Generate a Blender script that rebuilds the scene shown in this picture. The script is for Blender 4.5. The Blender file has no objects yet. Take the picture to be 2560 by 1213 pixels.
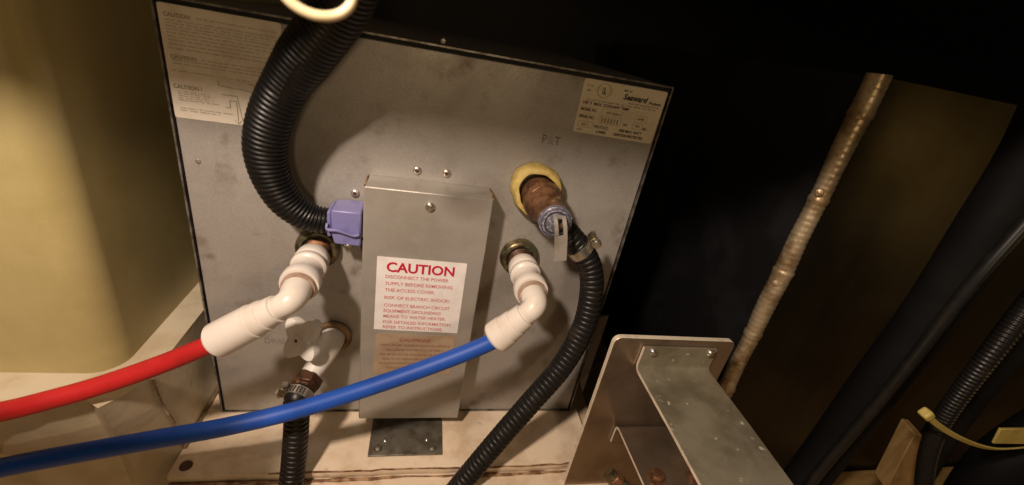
import bpy, bmesh, math, random
from mathutils import Vector, Matrix
random.seed(7)
SC = bpy.context.scene
COL = SC.collection

# ------------------------------------------------------------------ camera
cd = bpy.data.cameras.new('camera'); cam = bpy.data.objects.new('camera', cd); COL.objects.link(cam)
cd.sensor_fit = 'HORIZONTAL'; cd.sensor_width = 36.0; cd.lens = 36.0 * 1069.3 / 2560
cd.clip_start = 0.01; cd.clip_end = 50
cd.dof.use_dof = True; cd.dof.focus_distance = 0.40; cd.dof.aperture_fstop = 5.0
cam.matrix_world = Matrix(((0.9724, -0.0814, -0.2185, -0.0103), (-0.1577, 0.4605, -0.8735, -0.3696),
                           (0.1718, 0.8839, 0.4350, 0.4185), (0, 0, 0, 1)))
SC.camera = cam

# ------------------------------------------------------------------ world and lamps
w = bpy.data.worlds.new('World'); SC.world = w; w.use_nodes = True
bg = w.node_tree.nodes['Background']; bg.inputs[0].default_value = (0.9, 0.75, 0.55, 1); bg.inputs[1].default_value = 0.012

def lamp(name, loc, watts, colour, radius):
    l = bpy.data.lights.new(name, 'POINT'); l.energy = watts; l.color = colour; l.shadow_soft_size = radius
    o = bpy.data.objects.new(name, l); o.location = loc; COL.objects.link(o); return o
lamp('inspection_lamp', (-0.22, -0.43, 0.66), 19.0, (1.0, 0.81, 0.66), 0.022)
lamp('front_fill_lamp', (0.05, -1.10, 0.47), 5.0, (1.0, 0.72, 0.42), 0.06)  # frontal fill added to lift the panel above the beam's shadow
lamp('overhead_lamp', (-0.10, -0.07, 0.98), 1.6, (1.0, 0.70, 0.42), 0.03)
lamp('tank_glow_lamp', (0.88, -0.45, 0.30), 0.6, (1.0, 0.62, 0.22), 0.12)  # unseen lamp added for the warm glow on the tank face

SC.view_settings.view_transform = 'Standard'; SC.view_settings.look = 'None'
SC.view_settings.exposure = 0.0; SC.view_settings.gamma = 1.0
SC.view_settings.use_curve_mapping = False
SC.render.engine = 'CYCLES'

# ------------------------------------------------------------------ materials
def M(name, c1, c2=None, scale=30.0, lo=0.45, hi=0.65, rough=0.5, metal=0.0, bump=0.0, bscale=300.0,
      rvar=0.0, c3=None, scale3=8.0, lo3=0.55, hi3=0.7, stretch=(1, 1, 1), coat=0.0, grain=0.0, spec=0.5):
    m = bpy.data.materials.new(name); m.use_nodes = True
    nt = m.node_tree; n = nt.nodes; L = nt.links; b = n['Principled BSDF']
    b.inputs['Base Color'].default_value = (*c1, 1); b.inputs['Roughness'].default_value = rough
    b.inputs['Metallic'].default_value = metal; b.inputs['Specular IOR Level'].default_value = spec; b.inputs['Coat Weight'].default_value = coat
    tc = n.new('ShaderNodeTexCoord'); mp = n.new('ShaderNodeMapping'); mp.inputs['Scale'].default_value = stretch
    L.new(tc.outputs['Object'], mp.inputs['Vector'])
    def noise(s, d=6.0):
        t = n.new('ShaderNodeTexNoise'); t.inputs['Scale'].default_value = s; t.inputs['Detail'].default_value = d
        t.inputs['Roughness'].default_value = 0.62; L.new(mp.outputs[0], t.inputs['Vector']); return t
    def ramp(src, a, z):
        r = n.new('ShaderNodeMapRange'); r.inputs['From Min'].default_value = a; r.inputs['From Max'].default_value = z
        r.interpolation_type = 'SMOOTHSTEP'; L.new(src, r.inputs['Value']); return r.outputs['Result']
    def mix(fac, a, bcol):
        x = n.new('ShaderNodeMix'); x.data_type = 'RGBA'; L.new(fac, x.inputs[0])
        if isinstance(a, tuple): x.inputs[6].default_value = (*a, 1)
        else: L.new(a, x.inputs[6])
        x.inputs[7].default_value = (*bcol, 1); return x.outputs[2]
    col = None
    if c2: col = mix(ramp(noise(scale).outputs['Fac'], lo, hi), c1, c2)
    if c3: col = mix(ramp(noise(scale3).outputs['Fac'], lo3, hi3), col if col is not None else c1, c3)
    if grain:
        g = noise(1400, 2); x = n.new('ShaderNodeMix'); x.data_type = 'RGBA'; x.blend_type = 'OVERLAY'
        x.inputs[0].default_value = grain
        if col is None: x.inputs[6].default_value = (*c1, 1)
        else: L.new(col, x.inputs[6])
        L.new(g.outputs['Fac'], x.inputs[7]); col = x.outputs[2]
    if col is not None: L.new(col, b.inputs['Base Color'])
    if rvar:
        r = n.new('ShaderNodeMapRange'); L.new(noise(scale * 1.7).outputs['Fac'], r.inputs['Value'])
        r.inputs['From Min'].default_value = 0.3; r.inputs['From Max'].default_value = 0.7
        r.inputs['To Min'].default_value = max(0.05, rough - rvar); r.inputs['To Max'].default_value = rough + rvar
        L.new(r.outputs['Result'], b.inputs['Roughness'])
    if bump:
        bp = n.new('ShaderNodeBump'); bp.inputs['Strength'].default_value = bump; bp.inputs['Distance'].default_value = 0.001
        L.new(noise(bscale, 3).outputs['Fac'], bp.inputs['Height']); L.new(bp.outputs[0], b.inputs['Normal'])
    return m

STEEL = M('case_steel', (0.40, 0.375, 0.345), (0.33, 0.30, 0.265), 14, 0.45, 0.72, 0.46, 0.35, 0.12, 500, 0.10,
          (0.22, 0.18, 0.145), 22, 0.55, 0.74, grain=0.35)
COVER = M('cover_steel', (0.41, 0.385, 0.35), (0.36, 0.33, 0.29), 20, 0.45, 0.7, 0.42, 0.35, 0.10, 600, 0.08,
          (0.24, 0.20, 0.16), 38, 0.70, 0.80, grain=0.22)
RIM = M('case_rim', (0.30, 0.28, 0.25), (0.12, 0.10, 0.08), 60, 0.4, 0.6, 0.4, 0.6)
CASEK = M('shade_dark_case', (0.045, 0.04, 0.036), (0.03, 0.026, 0.022), 20, rough=0.6)  # case darkened in colour for the shade over the heater top
GAP = M('gasket_and_shade_black', (0.012, 0.011, 0.012), rough=0.7)  # near-black of gasket, band slots and the painted gap shadow
BRKT = M('galvanised_bracket', (0.22, 0.20, 0.16), (0.12, 0.10, 0.075), 60, 0.4, 0.65, 0.45, 0.6, 0.25, 400, 0.12)
LABW = M('label_white', (0.86, 0.82, 0.80), (0.78, 0.73, 0.69), 40, rough=0.45, bump=0.03)
LABC = M('label_cream', (0.78, 0.70, 0.55), (0.70, 0.60, 0.44), 50, rough=0.5, grain=0.1)
LABI = M('label_paper', (0.80, 0.73, 0.62), (0.68, 0.60, 0.48), 30, rough=0.5, grain=0.1)
LABF = M('label_faded', (0.40, 0.295, 0.20), (0.36, 0.24, 0.155), 60, rough=0.5)
INKR = M('ink_red', (0.55, 0.012, 0.045), rough=0.5)
INKR2 = M('ink_red_small', (0.66, 0.25, 0.25), rough=0.5)
INKF = M('ink_faded_red', (0.36, 0.10, 0.055), (0.38, 0.19, 0.12), 300, rough=0.6)
INKF2 = M('ink_faded_pale', (0.37, 0.20, 0.13), (0.39, 0.25, 0.165), 300, 0.4, 0.6, rough=0.6)
INKK = M('ink_black', (0.055, 0.04, 0.02), rough=0.6)
INKG = M('ink_grey', (0.30, 0.25, 0.16), (0.42, 0.36, 0.25), 250, rough=0.6)
INKG2 = M('ink_grey_fine', (0.42, 0.36, 0.26), (0.52, 0.46, 0.35), 250, rough=0.6)
STAMP = M('stamped_mark', (0.13, 0.105, 0.085), (0.30, 0.27, 0.24), 200, 0.45, 0.6, rough=0.5, metal=0.3)
STAMP2 = M('faint_stamp', (0.24, 0.21, 0.18), (0.32, 0.29, 0.25), 200, 0.4, 0.6, rough=0.5, metal=0.3)
WHITEP = M('white_plastic', (0.74, 0.68, 0.615), (0.68, 0.59, 0.50), 45, 0.5, 0.8, 0.36, 0, 0.05, 250, 0.06)
WHITEP2 = M('white_valve_plastic', (0.80, 0.76, 0.70), (0.72, 0.66, 0.58), 60, rough=0.32)
COLLET = M('brown_collet', (0.40, 0.29, 0.22), (0.30, 0.20, 0.14), 90, rough=0.5)
REDP = M('red_pipe', (0.50, 0.014, 0.016), (0.42, 0.012, 0.012), 30, rough=0.5, bump=0.04, bscale=150)
BLUEP = M('blue_pipe', (0.008, 0.075, 0.42), (0.006, 0.06, 0.35), 30, rough=0.48, bump=0.04, bscale=150)
RUBBER = M('black_rubber', (0.009, 0.008, 0.008), (0.034, 0.025, 0.016), 55, 0.52, 0.75, 0.42, 0, 0.1, 300, 0.1, spec=0.35)
LOOM = M('black_loom', (0.007, 0.0065, 0.0065), (0.04, 0.029, 0.018), 40, 0.55, 0.8, 0.38, 0, 0.08, 300, 0.08, spec=0.32)
BRASS = M('aged_brass', (0.22, 0.17, 0.09), (0.07, 0.055, 0.03), 90, 0.4, 0.6, 0.42, 0.7, 0.2, 300, 0.12,
          (0.18, 0.20, 0.13), 40, 0.5, 0.65)
RUST = M('rusty_brass', (0.26, 0.13, 0.065), (0.10, 0.045, 0.022), 70, 0.4, 0.62, 0.42, 0.5, 0.35, 350, 0.15,
         (0.50, 0.32, 0.18), 60, 0.60, 0.72)
RUSTD = M('dark_rust', (0.10, 0.042, 0.018), (0.03, 0.017, 0.010), 90, 0.4, 0.6, 0.5, 0.4, 0.5, 350, 0.1,
          (0.25, 0.10, 0.035), 45, 0.56, 0.66)
TANR = M('tan_rusty_ring', (0.30, 0.19, 0.09), (0.14, 0.08, 0.035), 70, 0.42, 0.62, 0.55, 0.2, 0.4, 300)
FOAM = M('yellow_foam', (0.52, 0.40, 0.13), (0.38, 0.27, 0.07), 60, 0.4, 0.65, 0.75, 0, 0.6, 350)
TAG = M('blue_grey_tag', (0.16, 0.16, 0.22), (0.42, 0.40, 0.46), 350, 0.5, 0.6, 0.45, 0.4)
TAGK = M('tag_dark', (0.025, 0.025, 0.04), rough=0.5)
LEVER = M('lever_steel', (0.50, 0.47, 0.42), (0.36, 0.32, 0.26), 60, rough=0.42, metal=0.5)
PURP = M('violet_plastic', (0.21, 0.20, 0.43), (0.17, 0.16, 0.36), 60, rough=0.4, bump=0.05)
CHROME = M('screw_steel', (0.60, 0.57, 0.52), (0.40, 0.36, 0.30), 200, rough=0.28, metal=0.9)
RIVET = M('rivet_aluminium', (0.62, 0.57, 0.50), (0.45, 0.38, 0.30), 300, rough=0.32, metal=0.8)
RIVETB = M('rivet_bore', (0.07, 0.03, 0.015), rough=0.6)
CREAM = M('cream_gelcoat', (0.44, 0.36, 0.165), (0.37, 0.295, 0.12), 9, 0.4, 0.7, 0.42, 0, 0.06, 120, 0.08, grain=0.12)
DECKP = M('painted_platform', (0.78, 0.64, 0.48), (0.62, 0.47, 0.32), 22, 0.42, 0.66, 0.26, 0, 0.2, 180, 0.10,
          (0.36, 0.22, 0.12), 34, 0.63, 0.76)
LEDGE = M('painted_ledge', (0.60, 0.52, 0.38), (0.50, 0.41, 0.27), 18, 0.42, 0.66, 0.42, 0, 0.3, 160, 0.1,
          (0.36, 0.25, 0.14), 40, 0.62, 0.74)
CHIP = M('chipped_edge', (0.22, 0.14, 0.075), (0.38, 0.28, 0.17), 90, 0.4, 0.6, 0.7, 0, 0.5, 300)
STAIN = M('rust_stain', (0.15, 0.06, 0.022), (0.40, 0.25, 0.13), 80, 0.42, 0.62, 0.6, 0, 0.4, 250)
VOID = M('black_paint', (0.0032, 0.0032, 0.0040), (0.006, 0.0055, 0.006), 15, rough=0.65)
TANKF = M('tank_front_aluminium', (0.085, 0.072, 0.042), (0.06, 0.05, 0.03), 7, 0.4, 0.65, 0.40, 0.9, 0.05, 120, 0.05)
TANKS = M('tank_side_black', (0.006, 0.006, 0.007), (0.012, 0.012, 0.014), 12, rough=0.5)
WELD = M('weld_bead', (0.58, 0.47, 0.31), (0.30, 0.20, 0.10), 45, 0.4, 0.65, 0.4, 0.6, 0.3, 300, 0.1)
ALU = M('aluminium_sheet', (0.40, 0.36, 0.265), (0.24, 0.21, 0.14), 20, 0.38, 0.66, 0.36, 0.55, 0.2, 120, 0.1,
        (0.85, 0.80, 0.70), 85, 0.64, 0.69, grain=0.2)
ALUP = M('aluminium_plate', (0.36, 0.275, 0.20), (0.26, 0.19, 0.13), 18, 0.4, 0.7, 0.30, 0.8, 0.12, 200, 0.08,
         (0.45, 0.38, 0.30), 70, 0.70, 0.76, grain=0.2)
ALUE = M('aluminium_edge_highlight', (0.80, 0.70, 0.55), (0.62, 0.52, 0.39), 80, rough=0.4, metal=0.2)  # bright edge highlights put into the colour of the cut faces
PLY = M('bare_plywood', (0.34, 0.215, 0.085), (0.25, 0.15, 0.055), 14, 0.4, 0.65, 0.6, 0, 0.25, 150, 0, stretch=(1, 5, 1))
TIE = M('yellowed_nylon', (0.48, 0.38, 0.11), (0.40, 0.31, 0.08), 60, rough=0.45)
RING = M('cream_ring_plastic', (0.85, 0.72, 0.46), (0.75, 0.60, 0.34), 60, rough=0.35)
GREYS = M('grey_strip', (0.45, 0.42, 0.39), (0.32, 0.29, 0.26), 50, rough=0.5, metal=0.3)

# ------------------------------------------------------------------ mesh helpers
class MB:
    def __init__(s): s.v = []; s.f = []
    def quadstrip(s, rings, closed=True, cap0=True, cap1=True):
        base = len(s.v); n = len(rings[0])
        for r in rings: s.v += [tuple(p) for p in r]
        for i in range(len(rings) - 1):
            a = base + i * n; b = a + n
            for j in range(n if closed else n - 1):
                k = (j + 1) % n; s.f.append((a + j, a + k, b + k, b + j))
        if cap0: s.f.append(tuple(base + j for j in reversed(range(n))))
        if cap1: s.f.append(tuple(base + (len(rings) - 1) * n + j for j in range(n)))
        return s
    def box(s, lo, hi):
        x0, y0, z0 = lo; x1, y1, z1 = hi; b = len(s.v)
        s.v += [(x0, y0, z0), (x1, y0, z0), (x1, y1, z0), (x0, y1, z0), (x0, y0, z1), (x1, y0, z1), (x1, y1, z1), (x0, y1, z1)]
        for f in ((0, 3, 2, 1), (4, 5, 6, 7), (0, 1, 5, 4), (1, 2, 6, 5), (2, 3, 7, 6), (3, 0, 4, 7)): s.f.append(tuple(b + i for i in f))
        return s
    def obox(s, c, ax, ay, az, size):
        c = Vector(c); ax = Vector(ax).normalized(); ay = Vector(ay).normalized(); az = Vector(az).normalized()
        b = len(s.v); hx, hy, hz = [q / 2 for q in size]
        for i, j, k in ((-1, -1, -1), (1, -1, -1), (1, 1, -1), (-1, 1, -1), (-1, -1, 1), (1, -1, 1), (1, 1, 1), (-1, 1, 1)):
            s.v.append(tuple(c + ax * hx * i + ay * hy * j + az * hz * k))
        for f in ((0, 3, 2, 1), (4, 5, 6, 7), (0, 1, 5, 4), (1, 2, 6, 5), (2, 3, 7, 6), (3, 0, 4, 7)): s.f.append(tuple(b + i for i in f))
        return s
    def lathe(s, prof, o, axis, n=32, up=(0, 0, 1), wob=0.0):
        """prof: (distance along axis, radius)"""
        o = Vector(o); a = Vector(axis).normalized(); u = Vector(up)
        if abs(a.dot(u)) > 0.95: u = Vector((1, 0, 0))
        e1 = a.cross(u).normalized(); e2 = a.cross(e1)
        rings = []
        for t, r in prof:
            rr = max(r, 1e-5)
            rings.append([o + a * t + (e1 * math.cos(2 * math.pi * j / n) + e2 * math.sin(2 * math.pi * j / n)) * rr *
                          (1 + wob * (math.sin(3 * j * 2 * math.pi / n + 1) + 0.6 * math.sin(7 * j * 2 * math.pi / n))) for j in range(n)])
        return s.quadstrip(rings, True, prof[0][1] > 0, prof[-1][1] > 0)
    def sweep(s, pts, rad, n=20, cap=True):
        """pts: list of Vector, rad: list"""
        rings = []; T = []
        for i in range(len(pts)):
            T.append((pts[min(i + 1, len(pts) - 1)] - pts[max(i - 1, 0)]).normalized())
        u = Vector((0, -1, 0))
        if abs(u.dot(T[0])) > 0.9: u = Vector((0, 0, 1))
        e1 = (u - T[0] * u.dot(T[0])).normalized()
        for i, p in enumerate(pts):
            e1 = (e1 - T[i] * e1.dot(T[i])).normalized(); e2 = T[i].cross(e1)
            rings.append([p + (e1 * math.cos(2 * math.pi * j / n) + e2 * math.sin(2 * math.pi * j / n)) * rad[i] for j in range(n)])
        return s.quadstrip(rings, True, cap, cap)
    def ribbon(s, pts, width, thick, side):
        side = Vector(side).normalized(); rings = []
        for i, p in enumerate(pts):
            t = (pts[min(i + 1, len(pts) - 1)] - pts[max(i - 1, 0)]).normalized()
            sd = (side - t * side.dot(t)).normalized(); nn = t.cross(sd)
            w_ = width[i] if isinstance(width, list) else width
            rings.append([p + sd * w_ / 2 + nn * thick / 2, p - sd * w_ / 2 + nn * thick / 2, p - sd * w_ / 2 - nn * thick / 2, p + sd * w_ / 2 - nn * thick / 2])
        return s.quadstrip(rings)
    def prism(s, poly, vec):
        v = Vector(vec); return s.quadstrip([[Vector(p) for p in poly], [Vector(p) + v for p in poly]])

def catmull(pts, step):
    P_ = [Vector(p) for p in pts]; P_ = [P_[0] * 2 - P_[1]] + P_ + [P_[-1] * 2 - P_[-2]]
    fine = []
    for i in range(1, len(P_) - 2):
        a, b, c, d = P_[i - 1:i + 3]
        for k in range(40):
            t = k / 40
            fine.append(0.5 * ((2 * b) + (c - a) * t + (2 * a - 5 * b + 4 * c - d) * t * t + (3 * b - a - 3 * c + d) * t ** 3))
    fine.append(P_[-2])
    out = [fine[0]]; acc = 0.0
    for i in range(1, len(fine)):
        seg = fine[i] - fine[i - 1]; l = seg.length; pos = 0.0
        while acc + (l - pos) >= step:
            pos += step - acc; acc = 0.0; out.append(fine[i - 1] + seg * (pos / l))
        acc += l - pos
    return out

def obj(name, mb, mat, parent=None, smooth=None, bevel=0.0, segs=2, edge=None):
    off = Vector((0, 0, 0)); p = parent
    while p is not None: off += p.location; p = p.parent
    me = bpy.data.meshes.new(name)
    me.from_pydata([tuple(Vector(v) - off) for v in mb.v], [], mb.f); me.update()
    if len(mb.f) < 60000:
        bm = bmesh.new(); bm.from_mesh(me); bmesh.ops.recalc_face_normals(bm, faces=bm.faces); bm.to_mesh(me); bm.free()
    me.materials.append(mat)
    if edge:
        me.materials.append(edge[0]); k = edge[1]
        for p_ in me.polygons:
            if (abs(p_.normal[k]) > 0.9) == edge[2]: p_.material_index = 1
    o = bpy.data.objects.new(name, me); COL.objects.link(o); o.parent = parent
    if bevel:
        b = o.modifiers.new('bevel', 'BEVEL'); b.width = bevel; b.segments = segs; b.limit_method = 'ANGLE'; b.angle_limit = math.radians(40)
        smooth = 45 if smooth is None else smooth
    if smooth:
        me.polygons.foreach_set('use_smooth', [True] * len(me.polygons)); me.set_sharp_from_angle(angle=math.radians(smooth))
    return o

def thing(name, loc, label, cat, group=None):
    o = bpy.data.objects.new(name, None); COL.objects.link(o); o.location = loc; o.empty_display_size = 0.02
    return tag(o, label, cat, group)
def tag(o, label, cat, group=None):
    o['label'] = label; o['category'] = cat
    if group: o['group'] = group
    return o
def struct(o): o['kind'] = 'structure'; return o

# lettering: real letter outlines laid on a label --------------------------------
def glyphs(body, bold=0.0, shear=0.0):
    c = bpy.data.curves.new('t', 'FONT'); c.body = body; c.size = 1; c.resolution_u = 3; c.offset = bold; c.shear = shear
    o = bpy.data.objects.new('t', c); COL.objects.link(o)
    dg = bpy.context.evaluated_depsgraph_get(); e = o.evaluated_get(dg); me = e.to_mesh()
    vs = [tuple(v.co) for v in me.vertices]; fs = [tuple(p.vertices) for p in me.polygons]
    e.to_mesh_clear(); bpy.data.objects.remove(o); bpy.data.curves.remove(c)
    return vs, fs
class Sheet:
    """a flat label given by its corners: top left, top right, bottom right, bottom left"""
    def __init__(s, tl, tr, br, bl): s.c = [Vector(q) for q in (tl, tr, br, bl)]
    def at(s, u, v, lift=0.0):
        a, b, c, d = s.c; p = a * (1 - u) * (1 - v) + b * u * (1 - v) + c * u * v + d * (1 - u) * v
        return p + Vector((0, -lift, 0))
    def plate(s, mb, thick=0.0004, r=0.03):
        poly = []
        for cu, cv, a0 in ((1 - r, r, -90), (1 - r, 1 - r, 0), (r, 1 - r, 90), (r, r, 180)):
            for k in range(5):
                a = math.radians(a0 + k * 22.5); poly.append(s.at(cu + r * math.cos(a), cv + r * math.sin(a)))
        mb.prism(poly, (0, -thick, 0)); return mb
    def text(s, mb, body, u0, u1, vc, h, lift=0.0007, bold=0.0, shear=0.0):
        vs, fs = glyphs(body, bold, shear)
        x0 = min(v[0] for v in vs); x1 = max(v[0] for v in vs)
        b = len(mb.v); y0 = 0.0; y1 = 0.73
        for x, y, z in vs:
            mb.v.append(tuple(s.at(u0 + (x - x0) / (x1 - x0) * (u1 - u0), vc + h / 2 - (y - y0) / (y1 - y0) * h, lift)))
        mb.f += [tuple(b + i for i in f) for f in fs]
    def bar(s, mb, u0, u1, v0, v1, lift=0.0007):
        b = len(mb.v); mb.v += [tuple(s.at(*q, lift)) for q in ((u0, v0), (u1, v0), (u1, v1), (u0, v1))]; mb.f.append((b, b + 1, b + 2, b + 3))
    def words(s, mb, u0, u1, v, h, density=0.8):
        """a line of print too small to read: a row of letter-sized strokes grouped in words"""
        u = u0
        while u < u1:
            wl = random.uniform(0.03, 0.09); e = min(u + wl, u1); x = u
            while x < e - 0.003:
                ww = random.uniform(0.004, 0.009); k = random.uniform(0.55, 1.0)
                s.bar(mb, x, min(x + ww, e), v - h / 2 * k, v + h / 2 * random.uniform(0.6, 1)); x += ww + 0.0035
            u = e + random.uniform(0.010, 0.02)
    def frame(s, mb, u0, u1, v0, v1, t=0.004):
        s.bar(mb, u0, u1, v0, v0 + t * 1.6); s.bar(mb, u0, u1, v1 - t * 1.6, v1); s.bar(mb, u0, u0 + t, v0 + t * 1.6, v1 - t * 1.6); s.bar(mb, u1 - t, u1, v0 + t * 1.6, v1 - t * 1.6)
    def line(s, mb, pts, t=0.006):
        for (a, b), (c, d) in zip(pts, pts[1:]):
            dx, dy = c - a, d - b; l = math.hypot(dx, dy); nx, ny = -dy / l * t / 2, dx / l * t / 2
            k = len(mb.v); mb.v += [tuple(s.at(*q, 0.0007 + random.uniform(0, 0.00008))) for q in ((a + nx, b + ny), (c + nx, d + ny), (c - nx, d - ny), (a - nx, b - ny))]
            mb.f.append((k, k + 1, k + 2, k + 3))

# ================================================================== setting
WX, WY = -0.243, -0.057      # the wall's rounded outer corner
prof = [(-1.2, WY)]
for k in range(9):
    a = math.radians(-90 + k * 11.25); prof.append((WX - 0.022 + 0.022 * math.cos(a), WY + 0.022 + 0.022 * math.sin(a)))
prof += [(WX, 0.9), (-1.2, 0.9)]
mb = MB().prism([(x, y, 0.1105) for x, y in prof], (0, 0, 0.95))
struct(obj('wall', mb, CREAM, smooth=30))

# left ledge: painted box with a chipped front edge
top = [(-1.2, 0.8), (-1.2, -0.085)]
for i in range(15):
    t = i / 14; x = -0.42 + t * (0.42 - 0.236); top.append((x, -0.0885 + 0.0035 * math.sin(i * 2.1) * (0.4 + t) - (0.006 if i in (9, 10) else 0)))
top += [(-0.2255, -0.079), (-0.2175, -0.060), (-0.2175, 0.8)]
mb = MB(); lower = [(x, min(y + 0.014, 0.8) if y < -0.03 else y) for x, y in top]
mb.quadstrip([[(x, y + (0.003 if y < -0.03 else 0), -0.12) for x, y in lower], [(x, y, 0.02) for x, y in lower],
              [(x, y + (0.002 if y < -0.03 else 0), 0.1065) for x, y in top], [(x, y, 0.1105) for x, y in top]])
ledge = struct(obj('ledge', mb, LEDGE, smooth=40))
mb = MB(); pts = catmull([(-0.2168, -0.0600, 0.108), (-0.2166, -0.056, 0.075), (-0.2164, -0.049, 0.045), (-0.2164, -0.046, 0.022), (-0.2166, -0.046, 0.002)], 0.003)
mb.sweep(pts, [0.0011 + 0.0005 * random.uniform(-1, 1) for i in range(len(pts))], 8)
obj('caulk_bead', mb, CHIP, ledge, smooth=60)
mb = MB(); pts = catmull([(-0.2160, 0.2, 0.001), (-0.2160, 0.05, 0.001), (-0.2158, -0.045, 0.001)], 0.004)
mb.sweep(pts, [0.0022 + 0.0004 * random.uniform(-1, 1) for i in range(len(pts))], 8)
obj('caulk_bead', mb, CHIP, ledge, smooth=60)

# platform the heater stands on, lower shelf in front of it
WV = [random.uniform(-1, 1) for _ in range(64)]
def wavy(x, i): return -0.0735 + 0.0005 * WV[i] + 0.0006 * math.sin(i * 0.37)
xs = [-0.217 + i * (0.217 + 0.21) / 40 for i in range(41)]
mb = MB()
mb.quadstrip([[(x, wavy(x, i) + dy, z) for i, x in enumerate(xs)] + [(xs[-1], 0.75, z), (xs[0], 0.75, z)]
              for z, dy in ((-0.0125, 0.002), (-0.0035, 0.0), (-0.001, 0.0005), (-0.0002, 0.0025))])
plat = struct(obj('platform', mb, DECKP, smooth=50))
mb = MB(); mb.sweep([Vector((x, wavy(x, i) - 0.0008, -0.0125 + 0.0005 * math.sin(i))) for i, x in enumerate(xs)],
                    [0.0019 + 0.0008 * WV[i + 11] + 0.0005 * math.sin(i * 0.5) for i in range(41)], 8)
obj('rust_line', mb, STAIN, plat, smooth=60)
mb = MB(); mb.sweep([Vector((x, wavy(x, i) + 0.0006 + 0.0005 * WV[i + 7], -0.0012 + 0.0002 * WV[i + 3])) for i, x in enumerate(xs)][8:],
                    [0.0006 + 0.0005 * abs(WV[i + 20]) for i in range(8, 41)], 6)
obj('rust_line', mb, STAIN, plat, smooth=60)
mb = MB().box((-0.219, -0.094, -0.055), (0.235, 0.7, -0.013))
struct(obj('lower_shelf', mb, DECKP, bevel=0.003))
mb = MB().box((-0.9, -0.9, -0.16), (1.6, 1.2, -0.12))
struct(obj('floor', mb, PLY))
# knot hole plug in the platform
mb = MB().lathe([(0.0, 0.0055), (0.0012, 0.0050), (0.0013, 0.0)], (-0.2058, -0.0628, 0.0000), (0, 0, 1), 18)
obj('bolt_hole', mb, RIVETB, plat, smooth=40)

# dark bulkhead behind everything, the deck over the opening
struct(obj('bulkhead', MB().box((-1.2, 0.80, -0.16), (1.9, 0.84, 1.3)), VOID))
struct(obj('shade_rail', MB().box((-0.9, -0.262, 0.322), (-0.168, -0.245, 0.352)), LEDGE, bevel=0.002))  # unseen rail, added to cast shade on the lower left
struct(obj('wall_shade_block', MB().box((-1.0, -0.235, 0.484), (-0.226, -0.201, 0.5025)), VOID, bevel=0.002))  # unseen block added under the beam to darken the upper wall
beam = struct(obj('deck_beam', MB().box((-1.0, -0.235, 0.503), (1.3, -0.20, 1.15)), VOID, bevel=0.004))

# ================================================================== water heater
heater = thing('water_heater', (0, 0.0, 0), 'square grey metal water heater carrying all the labels and fittings, standing on the painted platform', 'water heater')
t_ = 0.0014; S = 0.2
mb = MB(); mb2 = MB()
ring_o = [(-S, 0.4), (S, 0.4), (S, 0.0005), (-S, 0.0005)]
def loop_(k, y): return [(x * (S - k) / S, y, 0.2 + (z - 0.2) * (S - k) / S) for x, z in ring_o]
mb2.quadstrip([loop_(0, 0.0), loop_(0, 0.004), loop_(t_, 0.004), loop_(t_, 0.0), loop_(0, 0.0)], True, False, False)
mb.quadstrip([loop_(0.0003, 0.0042), loop_(0.0003, 0.52), loop_(0.0016, 0.52), loop_(0.0016, 0.0042), loop_(0.0003, 0.0042)], True, False, False)
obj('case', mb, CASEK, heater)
obj('front_rim', mb2, RIM, heater)
obj('gasket', MB().box((-S + 0.0016, 0.004, 0.002), (S - 0.0016, 0.010, 0.3982)), GAP, heater)
obj('front_panel', MB().box((-S + 0.0030, 0.0010, 0.0022), (S - 0.0030, 0.0038, 0.3955)), STEEL, heater, bevel=0.0008)

# access cover
x0, x1, z0, z1, yd = -0.0550, 0.0522, 0.0210, 0.2880, -0.0280
mb = MB().box((x0, yd, z0), (x1, 0.0008, z1))
cover = obj('access_cover', mb, COVER, heater, bevel=0.0012)
obj('gap_shade_strip', MB().box((x0 - 0.0016, -0.026, 0.226), (x0 + 0.003, -0.012, 0.264)), GAP, cover)  # black strip put in for the gap shadow beside the cover
for sx in (x0 + 0.0004, x1 - 0.0004):
    obj('rust_seam', MB().sweep([Vector((sx, y_, z1 - 0.0002 + 0.0002 * math.sin(y_ * 900))) for y_ in (-0.0270, -0.022, -0.017, -0.012, -0.006, -0.0005)], [0.0006, 0.0009, 0.0010, 0.0008, 0.0010, 0.0007], 8), STAIN, cover, smooth=50)
def screwhead(c, axis, r, name, parent, mat=CHROME, cross=True):
    a = Vector(axis).normalized()
    mb = MB().lathe([(0, r), (r * 0.25, r), (r * 0.5, r * 0.82), (r * 0.62, r * 0.45), (r * 0.64, 0)], c, axis, 20)
    o = obj(name, mb, mat, parent, smooth=40)
    if cross:
        u = a.cross(Vector((0.3, 0.2, 1))).normalized(); v = a.cross(u)
        cc = Vector(c) + a * r * 0.6; k = MB()
        k.obox(cc, u, v, a, (r * 1.1, r * 0.22, r * 0.12)); k.obox(cc + a * 0.00002, v, u, a, (r * 1.1, r * 0.22, r * 0.12))
        o2 = k
        return o, o2
    return o, None
sc, slot = screwhead((-0.0011, -0.0282, 0.2758), (0, -1, 0), 0.0042, 'cover_screw', cover)

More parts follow.
